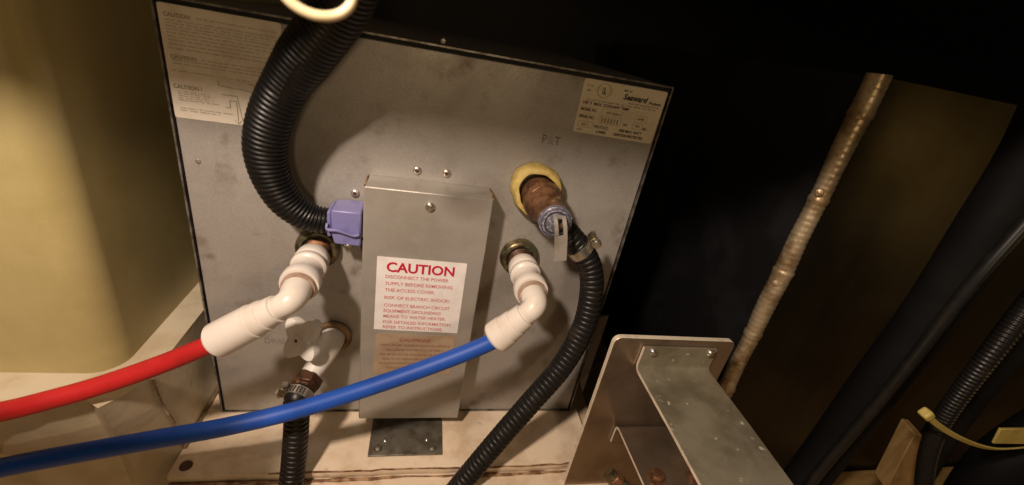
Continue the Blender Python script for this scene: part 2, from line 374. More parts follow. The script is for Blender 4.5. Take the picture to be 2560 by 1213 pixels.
# blind rivets
for q in ((-0.0143, 0.0008, 0.2966), (0.0115, 0.0008, 0.2971), (-0.0657, 0.0008, 0.2693)):
    mb = MB().lathe([(0, 0.0038), (0.0008, 0.0037), (0.0016, 0.0029), (0.0018, 0.0018), (0.0004, 0.0014), (0.0003, 0)], q, (0, -1, 0), 20)
    r = obj('rivet', mb, RIVET, heater, smooth=35)
    obj('rivet_bore', MB().lathe([(0.0010, 0.0019), (0.0013, 0.0)], q, (0, -1, 0), 12), RIVETB, r)
for q in ((-0.1860, 0.0008, 0.2834), (-0.0024, 0.0008, 0.4031)):
    obj('rivet', MB().lathe([(0, 0.0022), (0.0010, 0.0017), (0.0013, 0.0)], q, (0, -1, 0), 14), RIVET, heater, smooth=40)

# instruction label
Y1 = 0.0009
sh = Sheet((-0.1968, Y1, 0.3953), (-0.1185, Y1, 0.3953), (-0.1185, Y1, 0.3170), (-0.1968, Y1, 0.3170))
lab = obj('instruction_label', sh.plate(MB(), 0.0003, 0.02), LABI, heater); lab['label'] = 'cream paper label with caution text and piping diagram'
mb = MB()
for s_, a, e, v, h in (('CAUTION', 0.04, 0.25, 0.085, 0.035), ('CAUTION', 0.045, 0.26, 0.435, 0.032), ('CAUTION !', 0.03, 0.27, 0.700, 0.038)):
    mb = MB(); sh.text(mb, s_, a, e, v, h, bold=0.03); obj('heading', mb, INKG, lab)
mb = MB()
for i, v in enumerate((0.085, 0.13, 0.155, 0.18, 0.205, 0.235, 0.265, 0.295, 0.33)):
    sh.words(mb, 0.30 if i == 0 else 0.05, 0.96 if i % 4 != 3 else 0.8, v, 0.013)
sh.words(mb, 0.05, 0.95, 0.365, 0.016)
for v, e in ((0.435, 0.86), (0.465, 0.85), (0.495, 0.8)): sh.words(mb, 0.30 if v < 0.45 else 0.05, e, v, 0.014)
sh.words(mb, 0.05, 0.40, 0.56, 0.013); sh.words(mb, 0.46, 0.70, 0.565, 0.013); sh.words(mb, 0.80, 0.96, 0.50, 0.013)
for v, e in ((0.745, 0.33), (0.765, 0.35), (0.785, 0.32), (0.805, 0.36), (0.825, 0.40)): sh.words(mb, 0.06, e, v, 0.011)
sh.words(mb, 0.06, 0.54, 0.90, 0.011); sh.words(mb, 0.06, 0.40, 0.922, 0.011)
obj('fine_print', mb, INKG2, lab)
mb = MB()
for c in ((0.80, 0.68), (0.80, 0.80)):
    sh.line(mb, [(c[0] + 0.09 * math.cos(a * math.pi / 8), c[1] + 0.022 * math.sin(a * math.pi / 8)) for a in range(17)])
sh.line(mb, [(0.42, 0.60), (0.42, 0.64), (0.72, 0.66)]); sh.line(mb, [(0.44, 0.72), (0.57, 0.72), (0.60, 0.95), (0.80, 0.93)])
sh.line(mb, [(0.46, 0.84), (0.50, 0.84), (0.50, 0.77), (0.56, 0.77), (0.56, 0.98)]); sh.line(mb, [(0.78, 0.68), (0.78, 0.80)]); sh.line(mb, [(0.82, 0.68), (0.82, 0.80)])
sh.line(mb, [(0.68, 0.83), (0.68, 0.88), (0.80, 0.88)]); sh.line(mb, [(0.86, 0.66), (0.87, 0.61), (0.95, 0.60)])
sh.line(mb, [(0.53, 0.955), (0.56, 0.99), (0.59, 0.955)]); sh.line(mb, [(0.80, 0.64), (0.80, 0.60), (0.68, 0.59)])
obj('piping_diagram', mb, INKG, lab)

# rating plate
sh = Sheet((0.1176, Y1, 0.3950), (0.1962, Y1, 0.3950), (0.1950, Y1, 0.3484), (0.1176, Y1, 0.3496))
lab = obj('rating_plate', sh.plate(MB(), 0.0003, 0.035), LABC, heater); lab['label'] = 'small cream rating plate with black print'
mb = MB()
sh.text(mb, 'Seaward', 0.49, 0.79, 0.205, 0.105, bold=0.035, shear=0.25); sh.text(mb, 'Products', 0.81, 0.96, 0.245, 0.055, bold=0.03, shear=0.25)
sh.text(mb, 'MFG. BY', 0.48, 0.58, 0.10, 0.04, bold=0.02)
sh.text(mb, 'UL', 0.225, 0.275, 0.165, 0.13, bold=0.02, shear=-0.2)
sh.text(mb, '170° F  MAX. COOLANT TEMP', 0.04, 0.60, 0.425, 0.055, bold=0.03)
sh.text(mb, 'MODEL NO.', 0.035, 0.225, 0.545, 0.055, bold=0.03); sh.text(mb, 'SERIAL NO.', 0.03, 0.215, 0.68, 0.055, bold=0.03)
sh.text(mb, 'CAP.', 0.57, 0.635, 0.715, 0.05, bold=0.02); sh.text(mb, 'GAL.', 0.83, 0.885, 0.735, 0.05, bold=0.03)
sh.text(mb, 'VOLTS A.C.', 0.235, 0.415, 0.835, 0.055, bold=0.03); sh.text(mb, '2 WIRE', 0.275, 0.395, 0.93, 0.055, bold=0.03)
sh.text(mb, '1500 MAX. WATT', 0.55, 0.84, 0.835, 0.055, bold=0.03); sh.text(mb, 'IGNITION PROTECTED', 0.50, 0.87, 0.925, 0.055, bold=0.03)
obj('lettering', mb, INKK, lab)
mb = MB()
sh.line(mb, [(0.25 + 0.078 * math.cos(a * math.pi / 12), 0.17 + 0.128 * math.sin(a * math.pi / 12)) for a in range(25)], 0.008)
sh.text(mb, 'LISTED', 0.04, 0.125, 0.115, 0.035); sh.words(mb, 0.05, 0.10, 0.20, 0.045)
sh.words(mb, 0.57, 0.95, 0.315, 0.03); sh.words(mb, 0.07, 0.92, 0.365, 0.03)
sh.frame(mb, 0.285, 0.54, 0.49, 0.605); sh.frame(mb, 0.28, 0.54, 0.625, 0.765); sh.frame(mb, 0.70, 0.86, 0.51, 0.63); sh.frame(mb, 0.695, 0.82, 0.65, 0.765); sh.frame(mb, 0.04, 0.215, 0.775, 0.885)
sh.words(mb, 0.34, 0.52, 0.55, 0.06); sh.words(mb, 0.73, 0.82, 0.57, 0.06); sh.words(mb, 0.73, 0.79, 0.705, 0.06); sh.words(mb, 0.08, 0.17, 0.83, 0.05); sh.words(mb, 0.04, 0.10, 0.935, 0.035)
for i in range(6): sh.bar(mb, 0.30 + i * 0.038, 0.322 + i * 0.038, 0.65, 0.745)
obj('form_boxes', mb, INKG, lab)

# caution label and the faded one below it, on the cover
Y2 = yd - 0.0001
sh = Sheet((-0.0423, Y2, 0.2241), (0.0373, Y2, 0.2229), (0.0374, Y2, 0.1421), (-0.0428, Y2, 0.1437))
lab = obj('caution_label', sh.plate(MB(), 0.0003, 0.006), LABW, heater); lab['label'] = 'white label reading CAUTION in red capitals'
mb = MB(); sh.text(mb, 'CAUTION', 0.105, 0.865, 0.115, 0.125, bold=0.025); obj('heading', mb, INKR, lab)
mb = MB()
for s_, e, v in (('DISCONNECT THE POWER', 0.81, 0.243), ('SUPPLY BEFORE REMOVING', 0.865, 0.333), ('THE ACCESS COVER.', 0.67, 0.42), ('RISK OF ELECTRIC SHOCK!', 0.85, 0.525),
                 ('CONNECT BRANCH CIRCUIT', 0.865, 0.632), ('EQUIPMENT GROUNDING', 0.765, 0.712), ('MEANS TO WATER HEATER.', 0.835, 0.79),
                 ('FOR DETAILED INFORMATION', 0.90, 0.875), ('REFER TO INSTRUCTIONS.', 0.81, 0.95)):
    sh.text(mb, s_, 0.10, e, v, 0.045, bold=0.012)
obj('lettering', mb, INKR2, lab)
sh = Sheet((-0.0404, Y2, 0.1382), (0.0360, Y2, 0.1384), (0.0362, Y2, 0.0868), (-0.0424, Y2, 0.0870))
lab = obj('faded_label', sh.plate(MB(), 0.0003, 0.05), LABF, heater); lab['label'] = 'browned transparent label with faint red print'
mb = MB(); sh.text(mb, 'CAUTION!', 0.29, 0.68, 0.125, 0.075, bold=0.02, shear=0.2); obj('heading', mb, INKF, lab)
mb = MB()
for v, a, e in ((0.255, 0.06, 0.94), (0.37, 0.14, 0.86), (0.485, 0.06, 0.94), (0.60, 0.10, 0.9), (0.715, 0.06, 0.88), (0.83, 0.16, 0.82)): sh.words(mb, a, e, v, 0.055)
obj('fine_print', mb, INKF2, lab)

# stamped marks on the panel
def stamped(body, cs, h, nm='stamped_mark', mat=STAMP):
    sh = Sheet(*cs); mb = MB(); sh.text(mb, body, 0, 1, 0.5, 0.8, lift=0.0002); return obj(nm, mb, mat, heater)
stamped('P&T', ((0.0912, 0.0009, 0.3446), (0.1085, 0.0009, 0.3442), (0.1086, 0.0009, 0.3340), (0.0918, 0.0009, 0.3347)), 1)
stamped('DRAIN', ((-0.1507, 0.0009, 0.1057), (-0.1256, 0.0009, 0.1047), (-0.1253, 0.0009, 0.0953), (-0.1503, 0.0009, 0.0965)), 1, mat=STAMP2)
stamped('OUT', ((-0.0985, 0.0009, 0.1742), (-0.0852, 0.0009, 0.1729), (-0.0853, 0.0009, 0.1640), (-0.0984, 0.0009, 0.1650)), 1, mat=GREYS)

# floor bracket
br = obj('mounting_bracket', MB().box((-0.0412, -0.0590, 0.0004), (0.0362, 0.0005, 0.0024)), BRKT, heater, bevel=0.0006)
for q, r in (((-0.0252, -0.0409, 0.0022), 0.0028), ((0.0193, -0.0409, 0.0022), 0.0028)):
    obj('rivet', MB().lathe([(0, r), (0.001, r * 0.9), (0.0018, r * 0.5), (0.002, 0)], q, (0, 0, 1), 16), CHROME, br, smooth=40)
for q in ((-0.0317, -0.0501, 0.0022), (0.0255, -0.0516, 0.0022)):
    o, s2 = screwhead(q, (0, 0, 1), 0.0042, 'screw', br, BRKT)

# threaded outlets on the panel
HOT = Vector((-0.0967, 0, 0.2137)); COLD = Vector((0.0918, 0, 0.2201)); REL = Vector((0.0966, 0, 0.2905)); DRN = Vector((-0.0852, 0, 0.1113))
for c, nm in ((HOT, 'outlet_flange'), (COLD, 'inlet_flange')):
    mb = MB().lathe([(-0.001, 0.0192), (0.0035, 0.0195), (0.0065, 0.0183), (0.0078, 0.0160), (0.0076, 0.0138), (0.0050, 0.0125)], c, (0, -1, 0), 36, wob=0.012)
    fl = obj(nm, mb, BRASS, heater, smooth=50)
    pr = [(0.002, 0.0118)]
    for i in range(9): pr += [(0.005 + i * 0.0018, 0.0118), (0.0059 + i * 0.0018, 0.0106)]
    obj('threaded_nipple', MB().lathe(pr, c, (0, -1, 0), 28), RUSTD, fl, smooth=30)
# foam collar round the relief valve
mb = MB(); rings = []
for t, r in ((0.000, 0.0235), (0.006, 0.0245), (0.013, 0.0235), (0.0165, 0.0215), (0.0165, 0.0180), (0.013, 0.0170)):
    ring = []
    for j in range(40):
        a = 2 * math.pi * j / 40; k = 1 + 0.035 * math.sin(3 * a + 0.5) + 0.02 * math.sin(8 * a + t * 200) + 0.10 * max(0, math.cos(a - 1.9))
        ring.append((REL.x - 0.0035 + math.cos(a) * r * k * 0.96, -t * (1 + 0.12 * math.sin(2 * a)), REL.z + 0.0030 + math.sin(a) * r * k * 0.96))
    rings.append(ring)
mb.quadstrip(rings, True, False, False); obj('foam_collar', mb, FOAM, heater, smooth=60)
# drain flange ring
mb = MB(); pts = [Vector((DRN.x + 0.0158 * math.cos(a), -0.0035, DRN.z + 0.0163 * math.sin(a))) for a in [2 * math.pi * i / 36 for i in range(37)]]
mb.sweep(pts, [0.0032] * 37, 10, False); obj('drain_flange', mb, TANR, heater, smooth=60)
obj('drain_bore', MB().lathe([(-0.0005, 0.0140), (0.0022, 0.0135), (0.0025, 0.0)], DRN, (0, -1, 0), 28), RUSTD, heater, smooth=40)

# ================================================================== white push-fit elbows
def elbow(name, base, leg_end, label, ye):
    t = thing(name, tuple(base + Vector((0, -0.016, 0))), label, 'pipe elbow', 'white push-fit elbows')
    ax = (0, -1, 0)
    # female adapter screwed on the nipple
    pr = [(0.0175, 0.0112), (0.0180, 0.0126), (0.0200, 0.0138), (0.0290, 0.0144), (0.0303, 0.0138), (0.0312, 0.0131), (0.0322, 0.0138), (0.0336, 0.0145), (0.0375, 0.0145), (0.0388, 0.0136),
          (0.0398, 0.0122), (0.0420, 0.0113), (0.0460, 0.0112), (0.0500, 0.0122), (0.0540, 0.0140), (0.0560, 0.0150), (0.0635, 0.0153), (0.0655, 0.0146), (0.0657, 0.0110)]
    obj('adapter', MB().lathe(pr, base, ax, 36), WHITEP, t, smooth=32)
    obj('release_ring', MB().lathe([(0.0655, 0.0120), (0.0658, 0.0127), (0.0696, 0.0127), (0.0699, 0.0108)], base, ax, 32), COLLET, t, smooth=40)
    c = Vector((base.x, ye, base.z)); d = (Vector(leg_end) - c); L_ = d.length; d.normalize(); a = Vector(ax)
    rb = 0.0068; p0 = c - a * rb; pts = [base + a * 0.0698, base + a * 0.0702, base + a * 0.0722, p0]; rad = [0.0100, 0.0110, 0.0110, 0.0106]
    ctr = p0 + d * rb
    for k in range(1, 9):
        th = k / 9 * math.pi / 2; pts.append(ctr - d * rb * math.cos(th) + a * rb * math.sin(th)); rad.append(0.0104 - 0.0012 * k / 9)
    pts += [c + d * rb, c + d * (rb + 0.006), c + d * (rb + 0.0065)]; rad += [0.0092, 0.0092, 0.0088]
    obj('bend', MB().sweep(pts, rad, 28), WHITEP, t, smooth=40)
    s0 = rb + 0.0058; s1 = L_
    pr = [(s0, 0.0085), (s0 + 0.0003, 0.0108), (s0 + 0.009, 0.0114), (s0 + 0.0102, 0.0112), (s0 + 0.0106, 0.0122), (s0 + 0.019, 0.0128), (s0 + 0.0202, 0.0126), (s0 + 0.0206, 0.0135),
          (s1 - 0.006, 0.0140), (s1 - 0.0018, 0.0139), (s1, 0.0126), (s1, 0.0085), (s1 - 0.004, 0.0076)]
    obj('socket', MB().lathe(pr, c, d, 36), WHITEP, t, smooth=30)
    return c, d, L_
HE = (-0.1512, -0.0860, 0.1735); CE = (0.0616, -0.0860, 0.1845)
hc, hd, hl = elbow('pipe_elbow', HOT, HE, 'white plastic elbow joining the red pipe to the heater outlet', -0.086)
cc_, cdv, cl = elbow('pipe_elbow', COLD, CE, 'white plastic elbow joining the blue pipe to the heater inlet', -0.086)

def pipe(name, pts, r, mat, label):
    q = catmull(pts, 0.004); o = obj(name, MB().sweep(q, [r] * len(q), 24), mat, None, smooth=50); return tag(o, label, 'pipe')
pipe('water_pipe', [tuple(hc + hd * (hl - 0.012)), tuple(hc + hd * (hl + 0.006)), (-0.1919, -0.0860, 0.1489), (-0.2319, -0.0900, 0.1311), (-0.2634, -0.0950, 0.1212), (-0.2911, -0.0990, 0.1139), (-0.3200, -0.1080, 0.1143)], 0.0072, REDP,
     'red plastic water pipe running from the elbow over the cream ledge')
pipe('water_pipe', [tuple(cc_ + cdv * (cl - 0.012)), tuple(cc_ + cdv * (cl + 0.006)), (0.0182, -0.0870, 0.1574), (-0.0396, -0.0910, 0.1316), (-0.0955, -0.0960, 0.1110), (-0.1472, -0.1030, 0.1004), (-0.1977, -0.1050, 0.0894), (-0.2467, -0.1060, 0.0778), (-0.2845, -0.1060, 0.0675), (-0.3323, -0.1060, 0.0530)], 0.0072, BLUEP,
     'blue plastic water pipe crossing low in front of the access cover')

# ================================================================== ribbed hoses
def ribbed(mb, pts, r, pitch, depth, n=26, taper=None, cap=True, flat=False):
    step = pitch / 6; q = catmull(pts, step); rad = []
    for i in range(len(q)):
        k = i % 6; f = i / (len(q) - 1); rr = r if taper is None else taper(f)
        rad.append(rr - (depth if k == 0 else depth * 0.10 if flat and k in (1, 5) else 0 if flat else depth * 0.85 if k in (1, 5) else depth * 0.12 if k in (2, 4) else 0))
    return mb.sweep(q, rad, n, cap)

cpts = [(-0.0752, -0.0165, 0.2513), (-0.0863, -0.0175, 0.2491), (-0.1011, -0.0210, 0.2537), (-0.1148, -0.0270, 0.2689), (-0.1222, -0.0320, 0.2915), (-0.1226, -0.0360, 0.3151), (-0.1156, -0.0400, 0.3390), (-0.1021, -0.0450, 0.3644), (-0.0870, -0.0500, 0.3859), (-0.0718, -0.0580, 0.4061), (-0.0617, -0.0660, 0.4217), (-0.0533, -0.0760, 0.4376), (-0.0470, -0.0860, 0.4523)]
cond = thing('corrugated_conduit', cpts[0], 'black split corrugated conduit curving from the violet clamp up over the heater top', 'conduit')
mb = ribbed(MB(), cpts, 0.0142, 0.0038, 0.0011, 30, lambda f: 0.0112 + 0.0040 * min(1, f / 0.35))
obj('conduit', mb, LOOM, cond, smooth=70)
spts = [(-0.1065, -0.0445, 0.3580), (-0.1001, -0.0462, 0.3674), (-0.0868, -0.0510, 0.3860), (-0.0716, -0.0590, 0.4061), (-0.0615, -0.0670, 0.4217), (-0.0531, -0.0770, 0.4375), (-0.0476, -0.0860, 0.4504)]
mb = ribbed(MB(), spts, 0.0165, 0.0038, 0.0007, 30, lambda f: 0.0146 + 0.0026 * min(1, f / 0.22))
obj('sleeve', mb, LOOM, cond, smooth=70)
# slit edge of the split conduit
q = catmull([(-0.0873, -0.0660, 0.3792), (-0.0938, -0.0630, 0.3703), (-0.0996, -0.0600, 0.3605), (-0.1052, -0.0560, 0.3496)], 0.003)
obj('slit_edge', MB().ribbon(q, 0.0045, 0.0012, (1, 0.2, 0.5)), LOOM, cond, smooth=40)

# cable clamp, violet
cl_ = thing('cable_clamp', (-0.070, -0.016, 0.236), 'violet plastic cable clamp holding the conduit end at the access cover', 'cable clamp')
obj('body', MB().box((-0.0800, -0.0298, 0.2420), (-0.0560, -0.0040, 0.2650)), PURP, cl_, bevel=0.0016)
obj('skirt', MB().prism([(-0.0805, -0.0305, 0.2470), (-0.0560, -0.0305, 0.2440), (-0.0560, -0.0305, 0.2330), (-0.0775, -0.0305, 0.2340)], (0, 0.025, 0)), PURP, cl_, bevel=0.0016)
q = catmull([(-0.0828, -0.0300, 0.2530), (-0.0820, -0.0322, 0.2487), (-0.0745, -0.0326, 0.2487), (-0.0672, -0.0324, 0.2465), (-0.0612, -0.0322, 0.2448), (-0.0562, -0.0316, 0.2462)], 0.0012)
obj('clamp_strap', MB().ribbon(q, 0.0040, 0.0020, (0, 1, 0)), PURP, cl_, smooth=40, bevel=0.0005)
obj('end_rib', MB().box((-0.0832, -0.0290, 0.2400), (-0.0802, -0.0050, 0.2630)), PURP, cl_, bevel=0.001)
screwhead((-0.0665, -0.0280, 0.2330), (0.1, -0.55, -0.83), 0.0034, 'clamp_screw', cl_, CHROME, False)

# ================================================================== relief valve
rv = thing('relief_valve', tuple(REL), 'rusty brass relief valve with blue-grey tag and test lever in the yellow foam collar', 'valve')
pr = [(0.002, 0.0165), (0.014, 0.0168), (0.018, 0.0172), (0.034, 0.0172), (0.040, 0.0160), (0.046, 0.0138), (0.052, 0.0128), (0.060, 0.0128), (0.066, 0.0128)]
vb = obj('valve_body', MB().lathe(pr, REL, (0, -1, 0), 24, wob=0.012), RUST, rv, smooth=40)
for a in (0.6, 2.3, 3.9, 5.4):
    obj('wrench_flat', MB().obox(REL + Vector((math.cos(a) * 0.0162, -0.026, math.sin(a) * 0.0162)), (math.cos(a), 0, math.sin(a)), (0, 1, 0), (-math.sin(a), 0, math.cos(a)), (0.003, 0.016, 0.010)), RUST, vb, bevel=0.0008)
tg = obj('round_tag', MB().lathe([(0.066, 0.0125), (0.0665, 0.0135), (0.0705, 0.0135), (0.0712, 0.0125), (0.0712, 0.0)], REL, (0, -1, 0), 36), TAG, rv, smooth=40)
for r0, r1 in ((0.0085, 0.0097), (0.0118, 0.0123)):
    m_ = MB(); n = 36
    m_.quadstrip([[REL + Vector((math.cos(2 * math.pi * j / n) * r, -0.0714, math.sin(2 * math.pi * j / n) * r)) for j in range(n)] for r in (r0, r1)], True, False, False)
    obj('tag_ring', m_, TAGK, tg)
lv = MB(); q = [Vector(p) for p in ((0.0960, -0.0765, 0.2990), (0.0957, -0.0815, 0.2971), (0.0976, -0.0830, 0.2902), (0.1002, -0.0835, 0.2784), (0.1030, -0.0840, 0.2627))]
q = catmull([tuple(p) for p in q], 0.002)
# the lever is a strip with a slot near its pivot
def strip(mb, side):
    w2 = 0.0030; pts = [p + Vector((side * 0.0036, 0, 0)) for p in q[:len(q) // 2]]
    mb.ribbon(pts, w2, 0.0012, (1, 0, 0))
strip(lv, -1); strip(lv, 1); lv.ribbon(q[len(q) // 2 - 1:], 0.0102, 0.0012, (1, 0, 0)); lv.ribbon(q[:2], 0.0102, 0.0013, (1, 0, 0))
obj('test_lever', lv, LEVER, rv, smooth=40)
obj('lever_pin', MB().lathe([(0.070, 0.0024), (0.0765, 0.0022), (0.077, 0)], REL + Vector((0.002, 0, -0.001)), (0, -1, 0), 14), RUST, rv, smooth=40)
O1 = REL + Vector((0, -0.052, 0)); O2 = Vector((0.1373, -0.0550, 0.2549)); od = (O2 - O1).normalized()
obj('outlet', MB().lathe([(0.004, 0.0100), (0.014, 0.0104), (0.030, 0.0090)], O1, od, 24), RUSTD, rv, smooth=40)

rpts = [tuple(O1 + od * 0.016), tuple(O1 + od * 0.032), tuple(O1 + od * 0.048), (0.1444, -0.0560, 0.2416), (0.1505, -0.0590, 0.2180), (0.1507, -0.0630, 0.1820), (0.1382, -0.0680, 0.1388), (0.1132, -0.0740, 0.0950), (0.0869, -0.0810, 0.0510), (0.0596, -0.0890, 0.0046), (0.0296, -0.1000, -0.0455)]
mb = ribbed(MB(), rpts, 0.0110, 0.0054, 0.0012, 26, flat=True)
tag(obj('drain_hose', mb, RUBBER, None, smooth=70), 'ribbed black hose running down from the relief valve past the platform edge', 'hose')

def clamp(c, d, r, screw_dir, label):
    d = Vector(d).normalized(); t = thing('hose_clamp', tuple(c), label, 'hose clamp', 'worm drive hose clamps')
    obj('band', MB().lathe([(-0.0042, r), (-0.0042, r + 0.0009), (0.0042, r + 0.0009), (0.0042, r)], c, d, 32), CHROME, t, smooth=40)
    s = Vector(screw_dir); s = (s - d * s.dot(d)).normalized(); tang = d.cross(s).normalized(); h = Vector(c) + s * (r + 0.0042)
    obj('housing', MB().obox(h - s * 0.0010, tang, d, s, (0.0130, 0.0090, 0.0062)), BRASS, t, bevel=0.0012)
    obj('screw', MB().lathe([(-0.010, 0.0026), (0.0066, 0.0026), (0.0068, 0.0042), (0.0100, 0.0042), (0.0112, 0.0034), (0.0112, 0.0)], h, tang, 16), CHROME, t, smooth=40)
    slots = MB()
    for k in range(-2, 3):
        a = 1.2 + k * 0.24; e = (s * math.cos(a) + tang * -math.sin(a)); slots.obox(Vector(c) + e * (r + 0.0009), tang * math.cos(a) + s * math.sin(a), d, e, (0.0010, 0.0058, 0.0005))
    obj('band_slots', slots, GAP, t)
clamp(O1 + od * 0.044, od, 0.0112, (0.55, -0.15, 0.8), 'small steel hose clamp below the relief valve')

# ================================================================== drain valve
dv = thing('drain_valve', tuple(DRN), 'white plastic drain valve with star-shaped handle low on the heater', 'valve')
E1 = Vector((-0.0885, -0.024, 0.108)); E2 = Vector((-0.0972, -0.0425, 0.0985))
q = catmull([(DRN.x, -0.001, DRN.z), (DRN.x - 0.0005, -0.012, DRN.z), tuple(E1), tuple(E2)], 0.002)
obj('valve_body', MB().sweep(q, [0.0128 - 0.0035 * i / (len(q) - 1) for i in range(len(q))], 26), WHITEP2, dv, smooth=50)
hx = Vector((-0.42, -0.80, 0.32)).normalized(); HC = Vector((-0.1040, -0.0420, 0.1405))
e1 = hx.cross(Vector((0, 0, 1))).normalized(); e2 = e1.cross(hx).normalized()
def star(r0, r1, off, rot=0.6, n=64, pts=4, pw=1.0):
    out = []
    for j in range(n):
        a = 2 * math.pi * j / n; k = (0.5 + 0.5 * math.cos(pts * a)) ** pw; r = r0 + (r1 - r0) * k
        out.append(HC + hx * off + (e1 * math.cos(a + rot) + e2 * math.sin(a + rot) * 1.15) * r)
    return out
mb = MB(); mb.quadstrip([star(0.0125, 0.0205, -0.006), star(0.0130, 0.0208, -0.004), star(0.0130, 0.0208, 0.000), star(0.0125, 0.0205, 0.0022), star(0.0050, 0.0065, 0.0050)])
hd_ = obj('handle', mb, WHITEP2, dv, smooth=60)
obj('stem', MB().lathe([(-0.016, 0.0070), (-0.005, 0.0066)], HC, hx, 20), WHITEP2, dv, smooth=40)
bs = MB().obox(HC + hx * 0.0052, e1 + e2 * 0.5, e2 - e1 * 0.5, hx, (0.0090, 0.0090, 0.0030)); bo = obj('boss', bs, WHITEP, hd_, bevel=0.0008)
obj('handle_screw', MB().lathe([(0.0066, 0.0020), (0.0071, 0.0)], HC, hx, 14), RIVETB, hd_)
N1 = Vector((-0.0975, -0.0440, 0.0965)); N2 = Vector((-0.1016, -0.0600, 0.0931)); nd = (N2 - N1).normalized()
bb = obj('hose_barb', MB().lathe([(-0.004, 0.0085), (0.000, 0.0100), (0.001, 0.0135), (0.010, 0.0135), (0.011, 0.0105), (0.016, 0.0100), (0.017, 0.0088), (0.030, 0.0085)], N1, nd, 6), RUSTD, dv, bevel=0.0010)
dpts = [tuple(N1 + nd * 0.0145), tuple(N1 + nd * 0.024), (-0.1035, -0.0690, 0.0735), (-0.1045, -0.0750, 0.0461), (-0.1061, -0.0820, 0.0161), (-0.1076, -0.0950, -0.0150)]
mb = ribbed(MB(), dpts, 0.0110, 0.0054, 0.0012, 26, flat=True)
tag(obj('drain_hose', mb, RUBBER, None, smooth=70), 'ribbed black hose dropping from the drain valve behind the blue pipe', 'hose')
clamp(N1 + nd * 0.0205, nd, 0.0113, (-0.75, -0.65, 0.1), 'dull steel hose clamp under the rusty barb of the drain valve')

# cream ring at the top
mb = MB(); RC = Vector((-0.0560, -0.1650, 0.4207)); vdir = (Vector((-0.0103, -0.3696, 0.4185)) - RC).normalized()
u1 = vdir.cross(Vector((0, 0, 1))).normalized(); u2 = u1.cross(vdir)
pts = [RC + (u1 * math.cos(2 * math.pi * i / 48) * 0.0132 + u2 * math.sin(2 * math.pi * i / 48) * 0.0098) for i in range(49)]
mb.sweep(pts, [0.0021] * 49, 12, False)
tag(obj('hanging_ring', mb, RING, None, smooth=60), 'cream plastic ring hanging beside the top of the black conduit', 'ring')

# grey offcut wedged at the heater's right edge
mb = MB().prism([(0.2127, 0.0200, 0.1356), (0.2221, 0.0200, 0.1373), (0.2210, 0.0200, 0.0113), (0.1986, 0.0200, 0.0643)], (0, 0.003, 0))
tag(obj('metal_strip', mb, GREYS), 'grey pointed metal strip wedged beside the heater lower right edge', 'metal strip')

# ================================================================== aluminium bracket
YB = -0.090
bk = thing('equipment_bracket', (0.24, YB, -0.10), 'bent aluminium bracket with back plate and two forward arms right of the heater', 'bracket')
def sheetplate(x0, x1, z0, z1, y, t, r):
    poly = []
    for cx, cz, a0 in ((x1 - r, z1 - r, 0), (x0 + r, z1 - r, 90)):
        for k in range(6):
            a = math.radians(a0 + k * 18); poly.append((cx + r * math.cos(a), y, cz + r * math.sin(a)))
    poly += [(x0, y, z0), (x1, y, z0)]
    return MB().prism(poly, (0, t, 0))
obj('back_plate', sheetplate(0.170, 0.296, -0.119, 0.1935, YB, 0.0055, 0.007), ALUP, bk, bevel=0.0007, edge=(ALUE, 1, False))
def bent(x0, x1, prof, t, name, mat):
    """sheet folded along X: prof = list of (y, z)"""
    q = [Vector((0, y, z)) for y, z in prof]; up = []; dn = []
    for i in range(len(q)):
        d = (q[min(i + 1, len(q) - 1)] - q[max(i - 1, 0)]).normalized(); nn = Vector((0, -d.z, d.y)); up.append(q[i] + nn * t / 2); dn.append(q[i] - nn * t / 2)
    loop = up + dn[::-1]
    mb = MB().quadstrip([[(x, p.y, p.z) for p in loop] for x in (x0, x1)])
    return obj(name, mb, mat, bk, smooth=35, edge=(ALUE, 0, True))
zb = 0.160
fold = [(YB - 0.0022, zb + 0.026), (YB - 0.0022, zb + 0.006)] + [(YB - 0.0022 - 0.006 * (1 - math.cos(a)), zb + 0.006 - 0.006 * math.sin(a)) for a in [math.radians(k * 15) for k in range(1, 7)]] + [(-0.16, zb - 0.001), (-0.30, zb - 0.006)]
arm = bent(0.1995, 0.2755, fold, 0.0030, 'upper_arm', ALU)
for q in ((0.2095, -0.0938, 0.1812), (0.2699, -0.0938, 0.1818)):
    screwhead(q, (0, -1, 0), 0.0042, 'screw', arm, CHROME, False)
zl = 0.0835
fold = [(YB - 0.0022, zl - 0.024), (YB - 0.0022, zl - 0.006)] + [(YB - 0.0022 - 0.006 * (1 - math.cos(a)), zl - 0.006 + 0.006 * math.sin(a)) for a in [math.radians(k * 15) for k in range(1, 7)]] + [(-0.16, zl), (-0.30, zl - 0.004)]
low = bent(0.2035, 0.272, fold, 0.0026, 'lower_arm', ALUP)
for q in ((0.2177, -0.1509, 0.0850), (0.2583, -0.1503, 0.0850)):
    o = obj('bolt', MB().lathe([(0.0, 0.0085), (0.0012, 0.0085), (0.0014, 0.0064), (0.006, 0.0062), (0.0068, 0.005), (0.007, 0)], q, (0, 0, 1), 24), RUST, low, smooth=40)
# brass fitting below the bracket
bf = thing('brass_fitting', (0.2030, -0.1250, 0.0455), 'aged brass pipe fitting tucked under the lower arm of the bracket', 'pipe fitting')
c0 = Vector((0.1958, -0.1250, 0.0508)); dd = Vector((0.72, -0.45, -0.5)).normalized()
obj('hex_nut', MB().lathe([(0.0, 0.0085), (0.009, 0.0085)], c0, dd, 6), RUST, bf, bevel=0.001)
obj('tube', MB().lathe([(-0.006, 0.0060), (0.0, 0.0062), (0.009, 0.0068), (0.030, 0.0064), (0.070, 0.0064)], c0, dd, 20), BRASS, bf, smooth=40)

